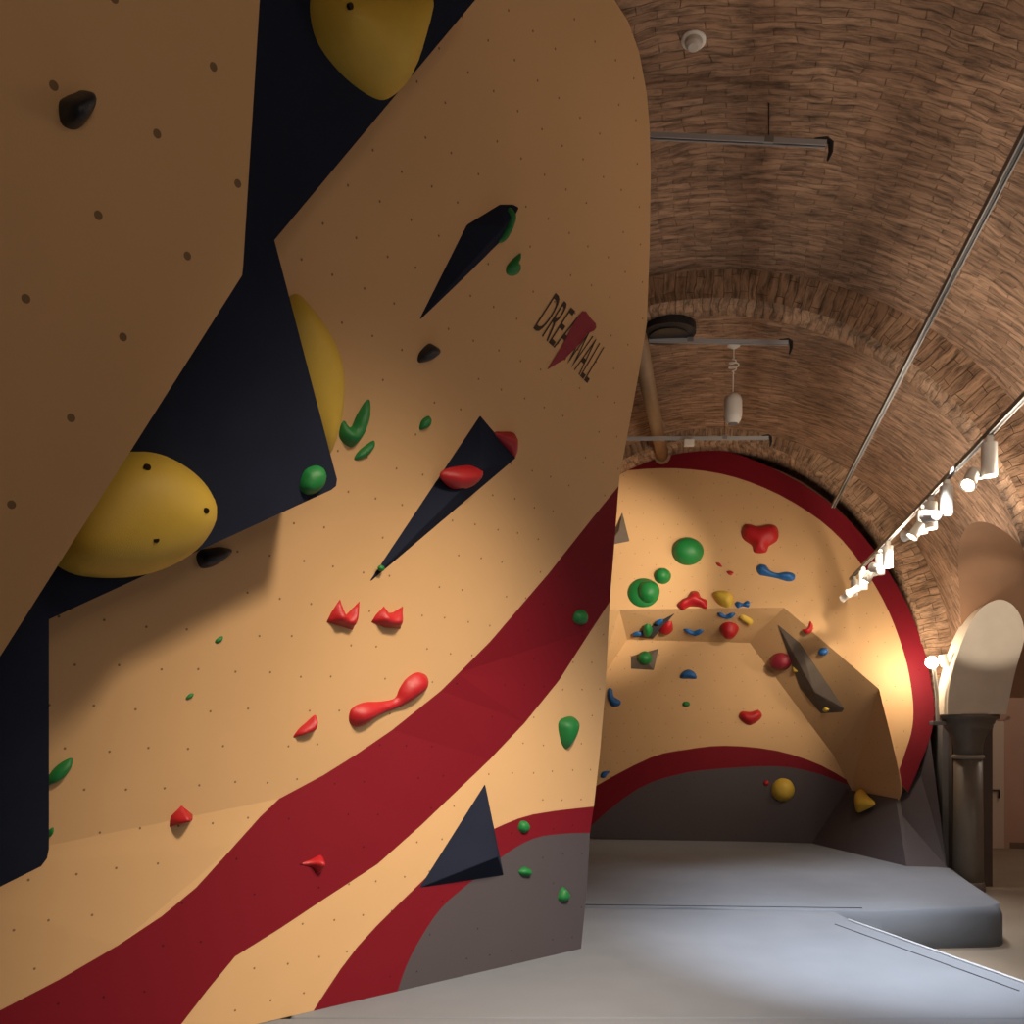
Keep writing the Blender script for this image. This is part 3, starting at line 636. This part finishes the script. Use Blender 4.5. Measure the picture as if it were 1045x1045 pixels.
hold('climbing_hold', ell(782, 799, 3, 3, n=6), PLo, .03, m_hred, 'tiny red hold left of the yellow knobbly hold', group=GR)
PWg = plane3(w1, w2, w3)
hold('climbing_hold', [(873, 810), (879, 805), (886, 812), (893, 820), (884, 826), (875, 829), (872, 820)], PWg.off(.05), .07, m_yel, 'yellow hold under the rounded end of the overhang', group=GY)

# ---------------------------------------------------------------- tracks, lamps and fittings
def track(name, p, q, label, wires=(), w=.035, hook=False, group='ceiling light tracks', m=m_alu):
    p, q = Vector(p), Vector(q); d = (q-p).normalized(); side = d.cross(Vector((0, 0, 1))).normalized(); up = side.cross(d)
    t = empty(name, (p+q)/2); tag(t, label, 'light track', group); L = (q-p).length
    bpy.context.view_layer.update()
    bm = bmesh.new()
    for s in (-1, 1): box(bm, (p+q)/2+side*s*w*.4, (L, w*.22, w), d, side, up)
    box(bm, (p+q)/2+up*w*.4, (L, w*.7, w*.2), d, side, up)
    bmo('rail', bm, m, t, (p+q)/2)
    bm = bmesh.new(); box(bm, (p+q)/2-up*w*.05, (L*.998, w*.5, w*.6), d, side, up); bmo('groove', bm, m_dark, t, (p+q)/2)
    for k in wires:
        a = p.lerp(q, k); b = bmesh.new(); tube(b, [a, Vector((a.x, a.y, vault_z(a)))], .004, 6); bmo('suspension_wire', b, m_dark, t, a)
        b = bmesh.new(); box(b, a+up*w*.2, (.06, w*1.2, w*1.2), d, side, up); bmo('clamp', b, m_alu, t, a)
    if hook:
        b = bmesh.new(); tube(b, [q-d*.08+up*.02, q+up*.03, q+d*.03+up*.01, q+d*.035-up*.05, q+d*.02-up*.11], [.016, .02, .02, .016, .008], 8); bmo('cable_end', b, m_dark, t, q)
    return t
def vault_z(P):
    r = P-O0; u = r.dot(RX); v = r.dot(AX); a, b = (A1, B1) if v > -4.6 else (A2, B2)
    return ZS+b*math.sqrt(max(0, 1-(u/a)**2))
def vault_hit(x, y):
    Y = 2.0
    while Y < 16:
        P = at(x, y, Y)
        if P.z > vault_z(P): return P
        Y += .01
    return P
T2a, T2b = at(868, 591, 12), at(1045, 405, 5.48); dT = (T2b-T2a)
T2b = T2a+dT*1.25
track('light_track', T2a, T2b, 'ceiling track carrying the lit spotlights on the right side', ())
T1a = at(850, 517, 10.5); T1b = at(1045, 140, 3.96); T1b = T1a+(T1b-T1a)*1.12
track('light_track', T1a, T1b, 'long bare ceiling track running above the row of spotlights', ())
track('light_track', at(650, 138, 6.3), at(843, 147, 6.2), 'upper crosswise bar reaching right from the near wall edge', (.7,), .036, True, m=m_bar)
track('light_track', at(662, 347, 9.3), at(804, 350, 9.2), 'middle crosswise bar behind the pendant cord', (.3,), .038, True, m=m_bar)
t3 = track('light_track', at(560, 448, 11.9), at(784, 447, 11.9), 'lowest crosswise bar in front of the red border of the back wall', (.8,), .04, True, m=m_bar)
bm = bmesh.new(); box(bm, at(703, 452, 11.85), (.13, .06, .09), bev=.008); bmo('junction_box', bm, m_wht, t3, at(703, 452, 11.85))

def lamp(P, aim, label, s=1.0, power=0, ang=50, col=WARM, vault_fill=0):
    """track spotlight: driver cylinder hanging from the track, tilting head with a glowing lens"""
    t = empty('spotlight', P); tag(t, label, 'spotlight', 'spotlights on the lit track'); bpy.context.view_layer.update()
    Z = Vector((0, 0, 1))
    b = bmesh.new(); tube(b, [P+Z*.0*s, P-Z*.03*s], [.03*s, .025*s], 10); box(b, P, (.05*s, .035*s, .03*s), AX, RX); bmo('adapter', b, m_wht, t, P)
    b = bmesh.new(); tube(b, [P-Z*.03*s, P-Z*.035*s, P-Z*.25*s, P-Z*.255*s], [.045*s, .05*s, .05*s, .045*s], 20); bmo('housing', b, m_wht, t, P)
    J = P-Z*.26*s-RX*.05*s; d = (Vector(aim)-J).normalized()
    b = bmesh.new(); tube(b, [P-Z*.24*s, J-Z*.0, J-RX*.03*s], .012*s, 8); bmo('arm', b, m_wht, t, J)
    C = J-RX*.06*s
    b = bmesh.new(); tube(b, [C-d*.07*s, C-d*.065*s, C+d*.04*s, C+d*.07*s, C+d*.055*s], [.03*s, .042*s, .045*s, .055*s, .045*s], 20); bmo('head', b, m_wht, t, C)
    b = bmesh.new(); tube(b, [C+d*.056*s, C+d*.066*s, C+d*.074*s], [.044*s, .044*s, .02*s], 20); bmo('lens', b, m_lamp, t, C)
    if vault_fill: o = spot(J+RX*.16-Z*.12, J+RX*.5+Z*2, vault_fill, 165, .5, SOFT, .06); o.parent = t; o.location = Vector(o.location)-P  # added upward spot that brightens the vault, separate from the lens beam
    if power:
        o = spot(C+d*.1*s, aim, power, ang, .8, col, .04*s); o.name = 'lamp_beam'
        o.parent = t; o.location = Vector(o.location)-P
    return t
def onT2(x):
    k = min((i/400 for i in range(401)), key=lambda k: abs((lambda P: 522.5+P.x/P.y*F)(T2a.lerp(T2b, k))-x)); return T2a.lerp(T2b, k)-Vector((0, 0, .03))
W = Vector
lamp(onT2(1009), (1.0, 4.5, 0), 'nearest and largest white spotlight on the lit track', 1.0, 60, vault_fill=40)
lamp(onT2(966), (2.2, 13.3, 4.5), 'second white spotlight counted from the camera on the lit track', 1.0, 60)
lamp(onT2(950), (1.2, 8, 0), 'spotlight in the middle cluster, hanging just behind the second one', 1.0, 60, vault_fill=90)
lamp(onT2(941), (1.4, 13.3, 3.5), 'left spotlight of the middle cluster on the lit track', .9)
lamp(onT2(906), (3.2, 13.3, 4.6), 'right spotlight of the far cluster, long white cylinder', 1.0, 60, 70, vault_fill=70)
lamp(onT2(898), (2.2, 11, 0), 'middle spotlight of the far cluster on the lit track', 1.0, 40, 80)
lamp(onT2(881), (2.2, 13.3, 2.0), 'spotlight near the far end of the lit track', 1.0)
lamp(onT2(872), (3.2, 13.3, 2.5), 'last spotlight at the very end of the lit track', .9)
# upright lamp beside the column
P = at(951, 676, 11.3)
t = empty('wall_lamp', at(957, 730, 11.3)); tag(t, 'glowing lamp on a thin white rod left of the column capital', 'lamp'); bpy.context.view_layer.update()
b = bmesh.new(); tube(b, [at(957, 736, 11.3), at(956, 705, 11.3), at(953, 682, 11.3)], .022, 10); bmo('rod', b, m_wht, t, at(957, 730, 11.3))
b = bmesh.new(); bmesh.ops.create_uvsphere(b, u_segments=20, v_segments=12, radius=.075, matrix=Matrix.Translation(P)); bmo('bulb', b, m_lamp, t, P, True)
b = bmesh.new(); box(b, at(957, 738, 11.3), (.16, .12, .05), bev=.01); bmo('bracket', b, m_plast, t, at(957, 738, 11.3))
b = bmesh.new(); tube(b, [at(962, 668, 11.35), at(965, 680, 11.35)], .05, 12); bmo('side_head', b, m_wht, t, at(963, 674, 11.35))
pl_ = bpy.data.lights.new('bulb_light', 'POINT'); pl_.energy = 45; pl_.color = WARM; pl_.shadow_soft_size = .1
po = bpy.data.objects.new('bulb_light', pl_); COL.objects.link(po); po.location = P+Vector((-.12, .32, .05))

# detector, vent disc, pendant, brace
P = vault_hit(708, 39); n = (Vector(uv(0, -8.5, ZS))-P).normalized()
t = empty('smoke_detector', P); tag(t, 'round white smoke detector on the dark brick vault', 'smoke detector'); bpy.context.view_layer.update()
b = bmesh.new(); tube(b, [P, P+n*.02, P+n*.025], [.075, .075, .065], 24); bmo('mount', b, m_wht, t, P)
b = bmesh.new(); tube(b, [P+n*.025, P+n*.05, P+n*.065], [.055, .05, .03], 24); bmo('sensor_cap', b, m_cap, t, P)
P = vault_hit(682, 330); P = at(682, 338, P.y-.25)
t = empty('ceiling_loudspeaker', P); tag(t, 'flat black round loudspeaker under the vault behind the near wall edge', 'loudspeaker'); bpy.context.view_layer.update()
b = bmesh.new(); Z = Vector((0, 0, 1)); tube(b, [P-Z*.04, P-Z*.03, P+Z*.05, P+Z*.08], [.2, .27, .27, .2], 32); bmo('housing', b, m_dark, t, P)
b = bmesh.new(); tube(b, [P-Z*.052, P-Z*.04], [.19, .19], 32); bmo('grille', b, m_dark, t, P)
b = bmesh.new(); tube(b, [P+Z*.06, Vector((P.x, P.y, vault_z(P)))], .02, 8); bmo('stem', b, m_dark, t, P)
P = vault_hit(749, 352); C = at(748, 417, P.y)
t = empty('pendant_speaker', P); tag(t, 'white capsule-shaped pendant hanging by a coiled cord from the vault', 'pendant'); bpy.context.view_layer.update()
b = bmesh.new(); tube(b, [P+Z*.02, P-Z*.01, P-Z*.04], [.07, .07, .02], 20); bmo('ceiling_rose', b, m_wht, t, P)
b = bmesh.new(); pts = [P-Z*.03]; zt, zb = P.z, C.z+.16
for i in range(240):
    k = i/239; zz = zt+(zb-zt)*k; lo = math.exp(-((k-.42)/.1)**2)
    pts.append(Vector((P.x+(C.x-P.x)*k+.055*lo*math.cos(k*75), P.y+.055*lo*math.sin(k*75), zz)))
tube(b, pts, .007, 6); bmo('cord', b, m_wht, t, P)
b = bmesh.new(); tube(b, [C+Z*z for z in (.165, .155, .13, .08, -.06, -.12, -.15, -.16)], [.02, .05, .08, .096, .096, .085, .065, .055], 28); bmo('capsule', b, m_wht, t, C, True)
b = bmesh.new(); tube(b, [C-Z*.155, C-Z*.166], .05, 24); bmo('lower_rim', b, m_plast, t, C)
b = bmesh.new(); pa_, pb_ = at(651, 345, 8.6), PUp.hit(676, 466)+PUp.n*.02; d = (pb_-pa_).normalized()
tube(b, [pa_, pb_], .085, 20)
t = empty('brace_tube', pa_); tag(t, 'thick brown tube bracing the top of the back wall, beside the near wall edge', 'brace tube'); bpy.context.view_layer.update()
bmo('tube', b, m_strut, t, pa_, True)
b = bmesh.new(); tube(b, [pb_-d*.03, pb_], [.12, .12], 20); bmo('flange', b, m_strut, t, pb_)
